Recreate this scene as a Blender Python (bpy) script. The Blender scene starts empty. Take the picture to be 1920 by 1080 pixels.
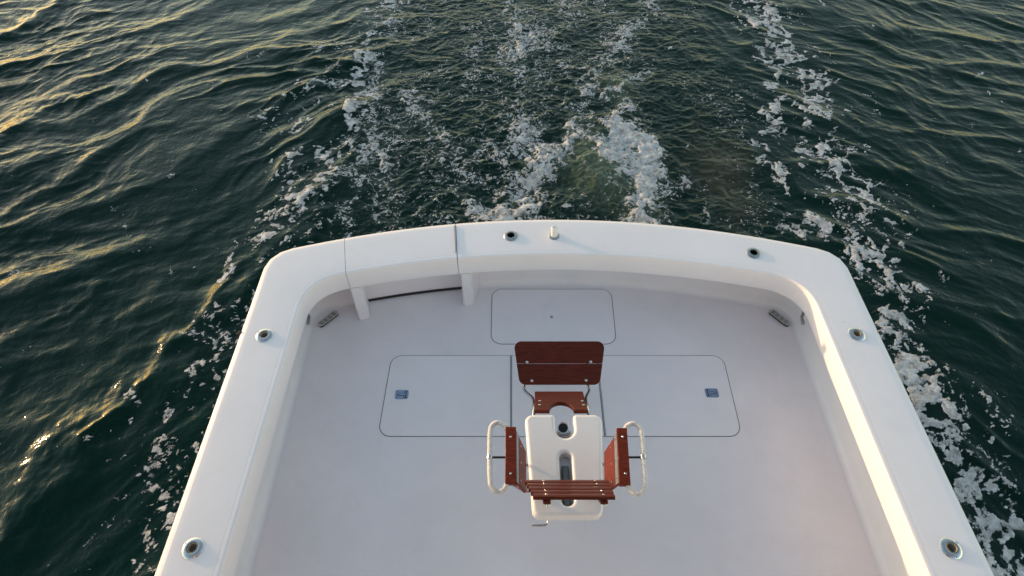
import bpy, bmesh, math
import numpy as np
from mathutils import Vector, Matrix

scene = bpy.context.scene
R = math.radians

# ------------------------------------------------------------------ camera, sky, sun, exposure
F_PX, PITCH = 1185.0, 49.855           # focal length in pixels of a 1920 wide frame, degrees below the horizon
cam_d = bpy.data.cameras.new('camera')
cam = bpy.data.objects.new('camera', cam_d)
scene.collection.objects.link(cam)
cam_d.sensor_width = 36.0
cam_d.lens = 36.0 * F_PX / 1920.0
cam_d.clip_start, cam_d.clip_end = 0.05, 20000
cam.location = (-0.31, 0.0, 4.5)
cam.rotation_euler = (R(90 - PITCH), 0, 0)
scene.camera = cam

SUN_EL, SUN_AZ = 5.2, 28.0             # sun low, to the left (-x) and a little aft (+y)
sd = Vector((-math.cos(R(SUN_AZ)) * math.cos(R(SUN_EL)), math.sin(R(SUN_AZ)) * math.cos(R(SUN_EL)), math.sin(R(SUN_EL))))
world = bpy.data.worlds.new("World")
scene.world = world
world.use_nodes = True
wn = world.node_tree
wn.nodes.clear()
sky = wn.nodes.new('ShaderNodeTexSky')
sky.sky_type = 'NISHITA'
sky.sun_disc = False
sky.sun_elevation = R(SUN_EL)
sky.sun_rotation = R(-(90 - SUN_AZ))
sky.air_density = 1.0
sky.dust_density = 0.45
sky.ozone_density = 0.30
bg = wn.nodes.new('ShaderNodeBackground')
bg.inputs[1].default_value = 0.15
wo = wn.nodes.new('ShaderNodeOutputWorld')
wn.links.new(sky.outputs[0], bg.inputs[0])
wn.links.new(bg.outputs[0], wo.inputs[0])
sun_d = bpy.data.lights.new('sun', 'SUN')
sun_d.energy = 1.2
sun_d.angle = R(0.6)
sun_d.color = (1.0, 0.67, 0.38)
sun = bpy.data.objects.new('sun', sun_d)
scene.collection.objects.link(sun)
sun.rotation_euler = (-sd).to_track_quat('-Z', 'Y').to_euler()
sun.location = sd * 60
scene.view_settings.view_transform = 'Standard'
scene.view_settings.look = 'None'
scene.view_settings.exposure = 1.6
scene.view_settings.gamma = 1

# ------------------------------------------------------------------ heights
ZC, ZD = 1.2, 0.65                     # top of the covering boards, cockpit deck (water is 0)

# ------------------------------------------------------------------ materials
def mat(name, base, rough=0.5, metal=0.0, coat=0.0, var=0.0, vscale=3.0, bump=0.0, bscale=200.0, ior=1.5, spec=0.5, rvar=0.0):
    m = bpy.data.materials.new(name)
    m.use_nodes = True
    nt = m.node_tree
    p = nt.nodes['Principled BSDF']
    p.inputs['Base Color'].default_value = (*base, 1)
    p.inputs['Roughness'].default_value = rough
    p.inputs['Metallic'].default_value = metal
    p.inputs['Coat Weight'].default_value = coat
    p.inputs['Coat Roughness'].default_value = 0.06
    p.inputs['IOR'].default_value = ior
    p.inputs['Specular IOR Level'].default_value = spec
    tc = nt.nodes.new('ShaderNodeTexCoord')
    if var:
        n = nt.nodes.new('ShaderNodeTexNoise')
        n.inputs['Scale'].default_value = vscale
        n.inputs['Detail'].default_value = 6
        n.inputs['Roughness'].default_value = 0.62
        r = nt.nodes.new('ShaderNodeMapRange')
        r.inputs['From Min'].default_value = 0.3
        r.inputs['From Max'].default_value = 0.7
        r.inputs['To Min'].default_value = 1 - var
        r.inputs['To Max'].default_value = 1 + var * 0.4
        mx = nt.nodes.new('ShaderNodeVectorMath')
        mx.operation = 'SCALE'
        mx.inputs[0].default_value = base
        nt.links.new(tc.outputs['Object'], n.inputs['Vector'])
        nt.links.new(n.outputs['Fac'], r.inputs['Value'])
        nt.links.new(r.outputs[0], mx.inputs['Scale'])
        nt.links.new(mx.outputs[0], p.inputs['Base Color'])
        if rvar:
            r2 = nt.nodes.new('ShaderNodeMapRange')
            r2.inputs['From Min'].default_value = 0.3
            r2.inputs['From Max'].default_value = 0.7
            r2.inputs['To Min'].default_value = rough - rvar
            r2.inputs['To Max'].default_value = rough + rvar
            nt.links.new(n.outputs['Fac'], r2.inputs['Value'])
            nt.links.new(r2.outputs[0], p.inputs['Roughness'])
    if bump:
        n = nt.nodes.new('ShaderNodeTexNoise')
        n.inputs['Scale'].default_value = bscale
        n.inputs['Detail'].default_value = 3
        b = nt.nodes.new('ShaderNodeBump')
        b.inputs['Strength'].default_value = bump
        b.inputs['Distance'].default_value = 0.002
        nt.links.new(tc.outputs['Object'], n.inputs['Vector'])
        nt.links.new(n.outputs['Fac'], b.inputs['Height'])
        nt.links.new(b.outputs[0], p.inputs['Normal'])
    return m

def specks(m, dens=0.012, scale=26.0, col=(0.16, 0.15, 0.14)):
    """a few small dirt specks mixed over the base colour"""
    nt = m.node_tree
    p = nt.nodes['Principled BSDF']
    tc = nt.nodes.new('ShaderNodeTexCoord')
    v = nt.nodes.new('ShaderNodeTexVoronoi')
    v.inputs['Scale'].default_value = scale
    nt.links.new(tc.outputs['Object'], v.inputs['Vector'])
    lt = nt.nodes.new('ShaderNodeMath'); lt.operation = 'LESS_THAN'; lt.inputs[1].default_value = 0.05
    nt.links.new(v.outputs['Distance'], lt.inputs[0])
    sx = nt.nodes.new('ShaderNodeSeparateColor')
    nt.links.new(v.outputs['Color'], sx.inputs[0])
    l2 = nt.nodes.new('ShaderNodeMath'); l2.operation = 'LESS_THAN'; l2.inputs[1].default_value = dens
    nt.links.new(sx.outputs[0], l2.inputs[0])
    mu = nt.nodes.new('ShaderNodeMath'); mu.operation = 'MULTIPLY'
    nt.links.new(lt.outputs[0], mu.inputs[0]); nt.links.new(l2.outputs[0], mu.inputs[1])
    mix = nt.nodes.new('ShaderNodeMix'); mix.data_type = 'RGBA'
    mix.inputs[7].default_value = (*col, 1)
    nt.links.new(mu.outputs[0], mix.inputs[0])
    lk = p.inputs['Base Color'].links
    if lk:
        src = lk[0].from_socket
        nt.links.new(src, mix.inputs[6])
    else:
        mix.inputs[6].default_value = p.inputs['Base Color'].default_value
    nt.links.new(mix.outputs[2], p.inputs['Base Color'])
    return m

M_GEL = specks(mat('white_gelcoat', (0.89, 0.83, 0.87), 0.36, coat=0.15, var=0.035, vscale=1.7, rvar=0.06), 0.02, 14)
M_COAM = mat('white_gelcoat_coaming', (0.85, 0.81, 0.84), 0.32, coat=0.2, var=0.03, vscale=2.0)
M_WALL = mat('cockpit_liner_gelcoat', (0.83, 0.795, 0.82), 0.4, var=0.05, vscale=2.5)
M_DECK = specks(mat('nonskid_deck', (0.85, 0.79, 0.825), 0.55, var=0.07, vscale=1.6, bump=0.35, bscale=420), 0.03, 11)
M_HATCH = specks(mat('nonskid_hatch', (0.855, 0.80, 0.84), 0.52, var=0.04, vscale=2.1, bump=0.35, bscale=420), 0.02, 13)
M_BLACK = mat('black_rubber', (0.015, 0.015, 0.016), 0.6)
M_GASKET = mat('dark_gasket', (0.06, 0.06, 0.06), 0.7, var=0.3, vscale=20)
M_STEEL = mat('polished_stainless', (0.62, 0.62, 0.63), 0.16, metal=1.0, var=0.12, vscale=30)
M_STEELD = mat('satin_stainless', (0.42, 0.43, 0.45), 0.34, metal=1.0, var=0.15, vscale=40)
M_ALU = mat('brushed_plate', (0.30, 0.36, 0.50), 0.35, metal=0.85, var=0.15, vscale=25)  # latch metal, blue of the reflected sky put into its base colour
M_CUP = mat('beige_holder_liner', (0.33, 0.28, 0.22), 0.5, var=0.15, vscale=40)
M_HOLE = mat('dark_tube_inside', (0.01, 0.01, 0.011), 0.5)
M_PLASTIC = mat('white_plastic', (0.84, 0.80, 0.80), 0.4)
M_SEAT = mat('moulded_white_seat', (0.85, 0.785, 0.785), 0.3, coat=0.3, var=0.03, vscale=6)
M_WRAP = mat('white_cord_wrapping', (0.78, 0.73, 0.71), 0.85, var=0.25, vscale=60, bump=0.6, bscale=500)
M_HULL = mat('hull_gelcoat', (0.82, 0.79, 0.82), 0.25, coat=0.4, var=0.03)
M_TUBE = mat('grey_tube', (0.13, 0.135, 0.125), 0.35, var=0.2, vscale=30)
M_SCUP = mat('drain_grate', (0.50, 0.49, 0.48), 0.4, metal=0.0, var=0.2, vscale=60)

def smudge(m, amt=0.10, scale=5.0, seed=0.0):
    """faint dried-salt and foot-traffic marks on the surface"""
    nt = m.node_tree
    p = nt.nodes['Principled BSDF']
    tc = nt.nodes.new('ShaderNodeTexCoord')
    mp = nt.nodes.new('ShaderNodeMapping'); mp.inputs['Location'].default_value = (seed, seed * 2, 0)
    nt.links.new(tc.outputs['Object'], mp.inputs[0])
    n = nt.nodes.new('ShaderNodeTexNoise'); n.inputs['Scale'].default_value = scale; n.inputs['Detail'].default_value = 9; n.inputs['Roughness'].default_value = 0.72; n.inputs['Distortion'].default_value = 1.2
    nt.links.new(mp.outputs[0], n.inputs['Vector'])
    r = nt.nodes.new('ShaderNodeMapRange'); r.inputs['From Min'].default_value = 0.52; r.inputs['From Max'].default_value = 0.75; r.inputs['To Min'].default_value = 0; r.inputs['To Max'].default_value = amt
    nt.links.new(n.outputs['Fac'], r.inputs['Value'])
    mix = nt.nodes.new('ShaderNodeMix'); mix.data_type = 'RGBA'; mix.inputs[7].default_value = (0.42, 0.40, 0.38, 1)
    nt.links.new(r.outputs[0], mix.inputs[0])
    nt.links.new(p.inputs['Base Color'].links[0].from_socket, mix.inputs[6])
    nt.links.new(mix.outputs[2], p.inputs['Base Color'])
for m_, a_, s_, q_ in ((M_DECK, 0.12, 3.0, 1.0), (M_HATCH, 0.10, 3.3, 4.0), (M_GEL, 0.08, 4.0, 7.0), (M_WALL, 0.10, 4.0, 2.0)):
    smudge(m_, a_, s_, q_)

def wood(name, c1, c2, ang=0.0, sc=1.0):
    m = bpy.data.materials.new(name)
    m.use_nodes = True
    nt = m.node_tree
    p = nt.nodes['Principled BSDF']
    tc = nt.nodes.new('ShaderNodeTexCoord')
    mp = nt.nodes.new('ShaderNodeMapping')
    mp.inputs['Rotation'].default_value = (0, 0, ang)
    mp.inputs['Scale'].default_value = (4 * sc, 60 * sc, 60 * sc)
    n = nt.nodes.new('ShaderNodeTexNoise')
    n.inputs['Scale'].default_value = 3.0
    n.inputs['Detail'].default_value = 8
    n.inputs['Roughness'].default_value = 0.65
    n.inputs['Distortion'].default_value = 0.4
    cr = nt.nodes.new('ShaderNodeValToRGB')
    cr.color_ramp.elements[0].position = 0.32
    cr.color_ramp.elements[0].color = (*c1, 1)
    cr.color_ramp.elements[1].position = 0.68
    cr.color_ramp.elements[1].color = (*c2, 1)
    b = nt.nodes.new('ShaderNodeBump')
    b.inputs['Strength'].default_value = 0.15
    b.inputs['Distance'].default_value = 0.001
    nt.links.new(tc.outputs['Object'], mp.inputs[0])
    nt.links.new(mp.outputs[0], n.inputs['Vector'])
    nt.links.new(n.outputs['Fac'], cr.inputs[0])
    nt.links.new(n.outputs['Fac'], b.inputs['Height'])
    nt.links.new(cr.outputs[0], p.inputs['Base Color'])
    nt.links.new(b.outputs[0], p.inputs['Normal'])
    p.inputs['Roughness'].default_value = 0.42
    p.inputs['Coat Weight'].default_value = 0.12
    p.inputs['Coat Roughness'].default_value = 0.08
    p.inputs['Specular IOR Level'].default_value = 0.16
    return m
M_WOODX = wood('varnished_mahogany', (0.040, 0.006, 0.003), (0.135, 0.020, 0.008))
M_WOODY = wood('varnished_mahogany_lengthwise', (0.06, 0.008, 0.003), (0.23, 0.030, 0.010), ang=math.pi / 2)

# ------------------------------------------------------------------ object helpers
COL = scene.collection
def root(name, loc, label, cat):
    o = bpy.data.objects.new(name, None)
    o.empty_display_size = 0.3
    o.location = loc
    COL.objects.link(o)
    o['label'] = label
    o['category'] = cat
    return o

def origin_of(o):
    v = Vector((0, 0, 0))
    while o is not None:
        v += o.location
        o = o.parent
    return v

def link(name, me, mats, parent=None, smooth=None, label=None):
    """link a mesh given in world coordinates as one object, under its thing"""
    if not isinstance(mats, (list, tuple)):
        mats = [mats]
    if len(me.materials) == 0:
        for m in mats:
            me.materials.append(m)
    if smooth is not None:
        if smooth >= 180:
            me.shade_smooth()
        else:
            me.shade_smooth()
            me.set_sharp_from_angle(angle=R(smooth))
    o = bpy.data.objects.new(name, me)
    COL.objects.link(o)
    if parent is not None:
        o.parent = parent
        me.transform(Matrix.Translation(-origin_of(parent)))
    if label:
        o['label'] = label
    return o

def bm_mesh(bm, name='mesh'):
    bmesh.ops.recalc_face_normals(bm, faces=bm.faces)
    me = bpy.data.meshes.new(name)
    bm.to_mesh(me)
    bm.free()
    return me

def frame(z):
    z = Vector(z).normalized()
    a = Vector((0, 0, 1)) if abs(z.z) < 0.9 else Vector((1, 0, 0))
    x = a.cross(z).normalized()
    return x, z.cross(x)

def add_lathe(bm, c, prof, seg=32, axis=(0, 0, 1), mi=0, cap0=False, cap1=False):
    c = Vector(c)
    x, y = frame(axis)
    z = Vector(axis).normalized()
    rings = []
    for r, h in prof:
        rings.append([bm.verts.new(c + z * h + (x * math.cos(2 * math.pi * k / seg) + y * math.sin(2 * math.pi * k / seg)) * r) for k in range(seg)])
    for a, b in zip(rings, rings[1:]):
        for k in range(seg):
            f = bm.faces.new((a[k], a[(k + 1) % seg], b[(k + 1) % seg], b[k]))
            f.material_index = mi
    if cap0:
        bm.faces.new(rings[0][::-1]).material_index = mi
    if cap1:
        bm.faces.new(rings[-1]).material_index = mi

def add_box(bm, c, size, rot=None, mi=0, bev=0.0):
    t = bmesh.new()
    bmesh.ops.create_cube(t, size=1)
    for v in t.verts:
        v.co = Vector((v.co.x * size[0], v.co.y * size[1], v.co.z * size[2]))
    if bev:
        bmesh.ops.bevel(t, geom=list(t.edges), offset=bev, segments=2, affect='EDGES', profile=0.5)
    if rot is not None:
        bmesh.ops.transform(t, matrix=rot.to_4x4(), verts=t.verts)
    bmesh.ops.translate(t, vec=Vector(c), verts=t.verts)
    mp = {v: bm.verts.new(v.co) for v in t.verts}
    for f in t.faces:
        g = bm.faces.new([mp[v] for v in f.verts])
        g.material_index = mi
    t.free()

def add_tube(bm, pts, rad, seg=12, mi=0, closed=False):
    pts = [Vector(p) for p in pts]
    n = len(pts)
    rr = rad if isinstance(rad, (list, tuple, np.ndarray)) else [rad] * n
    rings = []
    up = None
    for i, p in enumerate(pts):
        if closed:
            d = (pts[(i + 1) % n] - pts[i - 1]).normalized()
        else:
            d = (pts[min(i + 1, n - 1)] - pts[max(i - 1, 0)]).normalized()
        if up is None:
            up, _ = frame(d)
        x = (up - d * up.dot(d)).normalized()
        up = x
        y = d.cross(x)
        rings.append([bm.verts.new(p + (x * math.cos(2 * math.pi * k / seg) + y * math.sin(2 * math.pi * k / seg)) * rr[i]) for k in range(seg)])
    m = n if closed else n - 1
    for i in range(m):
        a, b = rings[i], rings[(i + 1) % n]
        for k in range(seg):
            bm.faces.new((a[k], a[(k + 1) % seg], b[(k + 1) % seg], b[k])).material_index = mi
    if not closed:
        bm.faces.new(rings[0][::-1]).material_index = mi
        bm.faces.new(rings[-1]).material_index = mi

def smooth_path(pts, n, closed=False):
    """Catmull-Rom through pts"""
    P = [np.array(p, float) for p in pts]
    out = []
    N = len(P)
    segs = N if closed else N - 1
    for i in range(segs):
        if closed:
            p0, p1, p2, p3 = P[i - 1], P[i], P[(i + 1) % N], P[(i + 2) % N]
        else:
            p0, p1, p2, p3 = P[max(i - 1, 0)], P[i], P[i + 1], P[min(i + 2, N - 1)]
        for k in range(n):
            t = k / n
            out.append(0.5 * ((2 * p1) + (-p0 + p2) * t + (2 * p0 - 5 * p1 + 4 * p2 - p3) * t * t + (-p0 + 3 * p1 - 3 * p2 + p3) * t ** 3))
    if not closed:
        out.append(P[-1])
    return out

def rounded(poly, rads, n=8):
    """round the corners of a closed 2-D polygon"""
    out = []
    N = len(poly)
    for i in range(N):
        p = np.array(poly[i], float)
        r = rads[i] if isinstance(rads, (list, tuple)) else rads
        a = np.array(poly[i - 1], float) - p
        b = np.array(poly[(i + 1) % N], float) - p
        la, lb = np.linalg.norm(a), np.linalg.norm(b)
        if r <= 0:
            out.append(tuple(p)); continue
        a /= la; b /= lb
        ang = math.acos(max(-1, min(1, float(a @ b))))
        d = min(r / math.tan(ang / 2), la * 0.49, lb * 0.49)
        rr = d * math.tan(ang / 2)
        c = p + (a + b) / np.linalg.norm(a + b) * rr / math.sin(ang / 2)
        s, e = p + a * d, p + b * d
        a0 = math.atan2(*(s - c)[::-1]); a1 = math.atan2(*(e - c)[::-1])
        da = (a1 - a0 + math.pi) % (2 * math.pi) - math.pi
        for k in range(n + 1):
            t = a0 + da * k / n
            out.append((c[0] + rr * math.cos(t), c[1] + rr * math.sin(t)))
    return out

def plate(loops, thick, bev=0.0, matrix=None, res=3):
    """solid plate of a 2-D outline (holes allowed), centred on z = 0, bevelled edges"""
    cu = bpy.data.curves.new('outline', 'CURVE')
    cu.dimensions = '2D'
    cu.fill_mode = 'BOTH'
    cu.extrude = max(thick / 2 - bev, 0.0)
    cu.bevel_depth = bev
    cu.bevel_resolution = res
    cu.offset = -bev
    for lp in loops:
        s = cu.splines.new('POLY')
        s.points.add(len(lp) - 1)
        for k, q in enumerate(lp):
            s.points[k].co = (q[0], q[1], 0, 1)
        s.use_cyclic_u = True
    o = bpy.data.objects.new('outline', cu)
    COL.objects.link(o)
    dg = bpy.context.evaluated_depsgraph_get()
    me = bpy.data.meshes.new_from_object(o.evaluated_get(dg))
    bpy.data.objects.remove(o)
    bpy.data.curves.remove(cu)
    me.materials.clear()
    if matrix is not None:
        me.transform(matrix)
    return me

def merge(meshes):
    """several (mesh, material index) into one mesh"""
    bm = bmesh.new()
    for me, mi in meshes:
        n0 = len(bm.faces)
        bm.from_mesh(me)
        bm.faces.ensure_lookup_table()
        for f in bm.faces[n0:]:
            f.material_index = mi
        bpy.data.meshes.remove(me)
    out = bpy.data.meshes.new('mesh')
    bm.to_mesh(out)
    bm.free()
    return out

def add_screw(bm, c, axis=(0, 0, 1), r=0.0075, mi=0):
    add_lathe(bm, c, [(r, -0.002), (r, 0.0006), (r * 0.8, 0.002), (r * 0.35, 0.0024), (r * 0.3, 0.0012), (0.0002, 0.001)], 10, axis, mi)

def screw(parent, c, axis, r):
    bm = bmesh.new()
    add_screw(bm, c, axis, r)
    return link('screw', bm_mesh(bm), M_STEEL, parent, 40)

# ------------------------------------------------------------------ the boat
boat = root('fishing_boat', (0, 0, 0), 'white sport fishing boat seen from above its open stern cockpit, wake behind it', 'boat')

def para(y0, x, a=0.083):
    return y0 - a * x * x

def path_of(xs0, xs1, y_start, ytr, dfil, nside=14, ncor=12, ntr=60, a=0.083):
    """U-shaped plan path: port side, corner, curved transom, corner, starboard side"""
    half = []
    yc = para(ytr, xs1, a)
    A = np.array((xs1, yc - dfil)); B = np.array((xs1, yc)); xc = xs1 - dfil
    C = np.array((xc, para(ytr, xc, a)))
    for k in range(nside):
        t = k / nside
        y = y_start + (A[1] - y_start) * t
        half.append((xs0 + (xs1 - xs0) * t, y))
    for k in range(ncor):
        t = k / ncor
        q = A * (1 - t) ** 2 + B * 2 * t * (1 - t) + C * t * t
        half.append(tuple(q))
    L = [(-x, y) for x, y in half]
    T = []
    for k in range(ntr + 1):
        x = -xc + 2 * xc * k / ntr
        T.append((x, para(ytr, x, a)))
    return np.array(L + T + half[::-1])

Y0 = -0.5
P_IN = path_of(1.772, 1.728, Y0, 3.10, 0.24)
NST = len(P_IN)
NSIDE = 26                              # stations before the transom proper
def outer_path():
    dense = path_of(2.118, 2.075, Y0, 3.490, 0.17, nside=300, ncor=80, ntr=800)
    h = dense[len(dense) // 2:]         # starboard half, transom middle first
    mid = [(x, para(3.490, x)) for x in P_IN[NSIDE:NST - NSIDE, 0] * 1.05]
    xe = mid[-1][0]; ye = P_IN[NST - 14][1] + 0.06
    seg = np.array([q for q in h if q[0] > xe and q[1] > ye])
    L = np.concatenate([[0], np.cumsum(np.hypot(*np.diff(seg, axis=0).T))])
    cor = [(np.interp(t, L, seg[:, 0]), np.interp(t, L, seg[:, 1])) for t in np.linspace(0, L[-1], 14)[1:-1]]
    n = NSIDE - len(cor)
    side = [(np.interp(y, h[::-1, 1], h[::-1, 0]), y) for y in np.linspace(ye, Y0, n)]
    R_ = cor + side
    return np.array([(-x, y) for x, y in R_[::-1]] + mid + R_)
P_OUT = outer_path()

def at_f(P, u):
    i = int(min(max(math.floor(u), 0), len(P) - 2))
    t = u - i
    return P[i] * (1 - t) + P[i + 1] * t

def u_for_x(x):
    """station parameter at which the covering board joint near x crosses (measured on the inner edge)"""
    us = np.linspace(NSIDE - 3, NST - NSIDE + 2, 3000)
    xs = np.array([at_f(P_IN, u)[0] for u in us])
    return float(us[np.argmin(abs(xs - x))])
U_L, U_R = u_for_x(-1.470), u_for_x(-0.699)

def section_top():
    """(side, distance from that edge inward along the board, z); side 0 = outer edge, 1 = inner edge"""
    s = [(0, 0.045, ZC - 0.17), (0, 0.002, ZC - 0.155), (0, 0.0, ZC - 0.10), (0, 0.001, ZC - 0.065)]
    for k in range(1, 9):
        t = k / 8 * math.pi / 2
        s.append((0, 0.001 + 0.05 * (1 - math.cos(t)), ZC - 0.065 + 0.0635 * math.sin(t)))
    s += [(0, 0.0535, ZC - 0.0003), (0, 0.056, ZC), (0, 0.085, ZC + 0.001)]
    s += [(1, 0.080, ZC + 0.001), (1, 0.0375, ZC), (1, 0.036, ZC - 0.0015), (1, 0.0345, ZC), (1, 0.02, ZC)]
    for k in range(1, 6):
        t = k / 5 * math.pi / 2
        s.append((1, 0.006 * (1 - math.sin(t)), ZC - 0.006 * (1 - math.cos(t))))
    s += [(1, -0.001, ZC - 0.09), (1, 0.001, ZC - 0.165)]
    for k in range(1, 5):
        t = k / 4 * math.pi / 2
        s.append((1, 0.001 + 0.01 * (1 - math.cos(t)), ZC - 0.165 - 0.01 * math.sin(t)))
    s.append((1, 0.16, ZC - 0.178))
    return s

def sweep_top(u0, u1, gap0=0.0, gap1=0.0):
    us = [u0] + [float(k) for k in range(int(math.floor(u0)) + 1, int(math.ceil(u1)))] + [u1]
    sec = section_top()
    bm = bmesh.new()
    rings = []
    for n, u in enumerate(us):
        O, I = at_f(P_OUT, u), at_f(P_IN, u)
        d = (I - O) / np.linalg.norm(I - O)
        tdir = np.array((-d[1], d[0]))
        # shift end sections for the joint gap
        sh = 0.0
        if n == 0 and gap0: sh = gap0
        if n == len(us) - 1 and gap1: sh = -gap1
        ref = at_f(P_IN, min(u + 1, NST - 1)) - at_f(P_IN, max(u - 1, 0))
        if tdir @ ref < 0: tdir = -tdir
        ring = []
        for side, dist, z in sec:
            q = (O + d * dist) if side == 0 else (I - d * dist)
            q = q + tdir * sh
            ring.append(bm.verts.new((q[0], q[1], z)))
        rings.append(ring)
    m = len(sec)
    for a, b in zip(rings, rings[1:]):
        for k in range(m):
            bm.faces.new((a[k], a[(k + 1) % m], b[(k + 1) % m], b[k]))
    bm.faces.new(rings[0]); bm.faces.new(rings[-1][::-1])
    return bm_mesh(bm)

ROD = [(-0.318, 3.282, 'dark'), (1.42, 3.108, 'dark'), (-1.900, 2.384, 'cup'), (1.906, 2.393, 'cup'), (-1.927, 1.057, 'cup'), (1.915, 1.057, 'cup')]

def drill(me, holes, r=0.029, depth=0.14):
    a = bpy.data.objects.new('a', me); COL.objects.link(a)
    bm = bmesh.new()
    for x, y in holes:
        add_lathe(bm, (x, y, ZC + 0.05), [(r, 0), (r, -depth)], 28, mi=0, cap0=True, cap1=True)
    cm = bm_mesh(bm)
    c = bpy.data.objects.new('c', cm); COL.objects.link(c)
    md = a.modifiers.new('b', 'BOOLEAN'); md.operation = 'DIFFERENCE'; md.object = c; md.solver = 'EXACT'
    dg = bpy.context.evaluated_depsgraph_get()
    out = bpy.data.meshes.new_from_object(a.evaluated_get(dg))
    bpy.data.objects.remove(a); bpy.data.objects.remove(c)
    out.materials.clear()
    return out

g1 = drill(sweep_top(0.0, U_L, gap1=0.0015), [(x, y) for x, y, k in ROD if x < -1.5])
link('gunwale', g1, M_GEL, boat, 35, label='port covering board with two rod holders, ending at the transom door')
g2 = drill(sweep_top(U_R, NST - 1.0, gap0=0.0025), [(x, y) for x, y, k in ROD if x > -1.5])
link('gunwale', g2, M_GEL, boat, 35, label='covering board round the transom and starboard side')
door = link('transom_door', sweep_top(U_L, U_R, gap0=0.0015, gap1=0.0025), M_GEL, boat, 35, label='hinged transom door with its own piece of covering board')

# steel strip standing along the door's free edge
bm = bmesh.new()
O, I = at_f(P_OUT, U_R), at_f(P_IN, U_R)
d = (I - O); Lr = np.linalg.norm(d); d = d / Lr
c = O + d * (0.055 + 0.14) + np.array((-0.010, 0))
ang = math.atan2(d[1], d[0])
add_box(bm, (c[0], c[1], ZC + 0.0035), (0.275, 0.008, 0.011), Matrix.Rotation(ang, 3, 'Z'), bev=0.002)
link('edge_strip', bm_mesh(bm), M_STEELD, door)

# hull: flared topsides swept below the covering board, plus the foredeck ahead of the cockpit
def hull_mesh():
    bm = bmesh.new()
    prof = [(0.047, ZC - 0.172), (0.048, ZC - 0.30), (0.058, ZC - 0.55), (0.075, ZC - 0.85), (0.10, 0.1), (0.16, -0.35), (0.3, -0.6)]
    xs = [P_OUT[k] for k in range(NST)]
    cen = np.array((0.0, 0.9))
    rings = []
    front = [np.array((-2.09, -5.0)), np.array((-2.09, -2.5))]
    pl = front + xs + [np.array((2.09, -2.5)), np.array((2.09, -5.0))]
    for i, p in enumerate(pl):
        a = pl[max(i - 1, 0)]; b = pl[min(i + 1, len(pl) - 1)]
        t = (b - a) / (np.linalg.norm(b - a) + 1e-9)
        n = np.array((t[1], -t[0]))
        rings.append([bm.verts.new((p[0] + n[0] * o, p[1] + n[1] * o, z)) for o, z in prof])
    for a, b in zip(rings, rings[1:]):
        for k in range(len(prof) - 1):
            bm.faces.new((a[k], a[k + 1], b[k + 1], b[k]))
    # bow end closed with a plain bulkhead
    bm.faces.new([v for v in rings[0]] + [v for v in rings[-1][::-1]])
    bm.faces.new([r[-1] for r in rings])
    return bm_mesh(bm)
link('hull', hull_mesh(), M_HULL, boat, 30)
for s in (-1, 1):
    # joint in the rub rail
    bm = bmesh.new()
    add_box(bm, (s * 2.0795, 2.42, ZC - 0.021), (0.05, 0.0022, 0.022), Matrix.Rotation(s * 0.75, 3, 'Y'))
    link('rail_joint', bm_mesh(bm), M_GASKET, boat)
bm = bmesh.new()
add_box(bm, (0, -2.755, ZC - 0.03), (4.08, 4.49, 0.06), bev=0.02)
link('foredeck', bm_mesh(bm), M_GEL, boat, 30)

# cockpit liner wall
P_W = path_of(1.862, 1.858, Y0, 3.315, 0.16)
def liner():
    bm = bmesh.new()
    rings = []
    for i in range(NST):
        p = P_W[i]
        a = P_W[max(i - 1, 0)]; b = P_W[min(i + 1, NST - 1)]
        t = (b - a) / np.linalg.norm(b - a)
        n = np.array((t[1], -t[0]))      # towards the cockpit
        if n @ (np.array((0, 1.0)) - p) < 0: n = -n
        pr = [(0.0, ZC - 0.181), (0.004, ZD + 0.05)]
        for k in range(1, 8):
            th = k / 7 * math.pi / 2
            pr.append((0.004 + 0.046 * (1 - math.cos(th)), ZD + 0.05 - 0.0485 * math.sin(th)))
        rings.append([bm.verts.new((p[0] + n[0] * o, p[1] + n[1] * o, z)) for o, z in pr])
    for i in range(NST - 1):
        if P_W[i][0] > -1.47 and P_W[i + 1][0] < -0.66 and NSIDE <= i < NST - NSIDE:
            continue                     # doorway
        a, b = rings[i], rings[i + 1]
        for k in range(len(a) - 1):
            bm.faces.new((a[k], b[k], b[k + 1], a[k + 1]))
    me = bm_mesh(bm)
    return me
link('cockpit_wall', liner(), M_WALL, boat, 60)
bm = bmesh.new()
add_box(bm, (0, Y0 - 0.03, (ZC + ZD) / 2 - 0.03), (3.9, 0.05, ZC - ZD), bev=0.01)
link('forward_bulkhead', bm_mesh(bm), M_WALL, boat)

# unseen cabin and flybridge under and behind the viewpoint, added to shade the cockpit
bm = bmesh.new()
add_box(bm, (0, -2.75, (ZC + 3.0) / 2), (3.3, 4.2, 3.0 - ZC), bev=0.06)
cabin = link('cabin', bm_mesh(bm), M_GEL, boat, 40)
bm = bmesh.new()
add_box(bm, (0, -2.42, 3.06), (3.7, 4.9, 0.11), bev=0.04)
link('flybridge_deck', bm_mesh(bm), M_GEL, boat, 40)
M_GLASS = mat('dark_cabin_glass', (0.012, 0.014, 0.016), 0.08)
for x0, x1 in ((-1.45, -0.45), (-0.38, 0.38), (0.45, 1.45)):
    bm = bmesh.new()
    add_box(bm, ((x0 + x1) / 2, -0.647, 2.15), (x1 - x0, 0.02, 1.25), bev=0.006)
    link('cabin_window', bm_mesh(bm), M_GLASS, cabin, 40)

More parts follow.
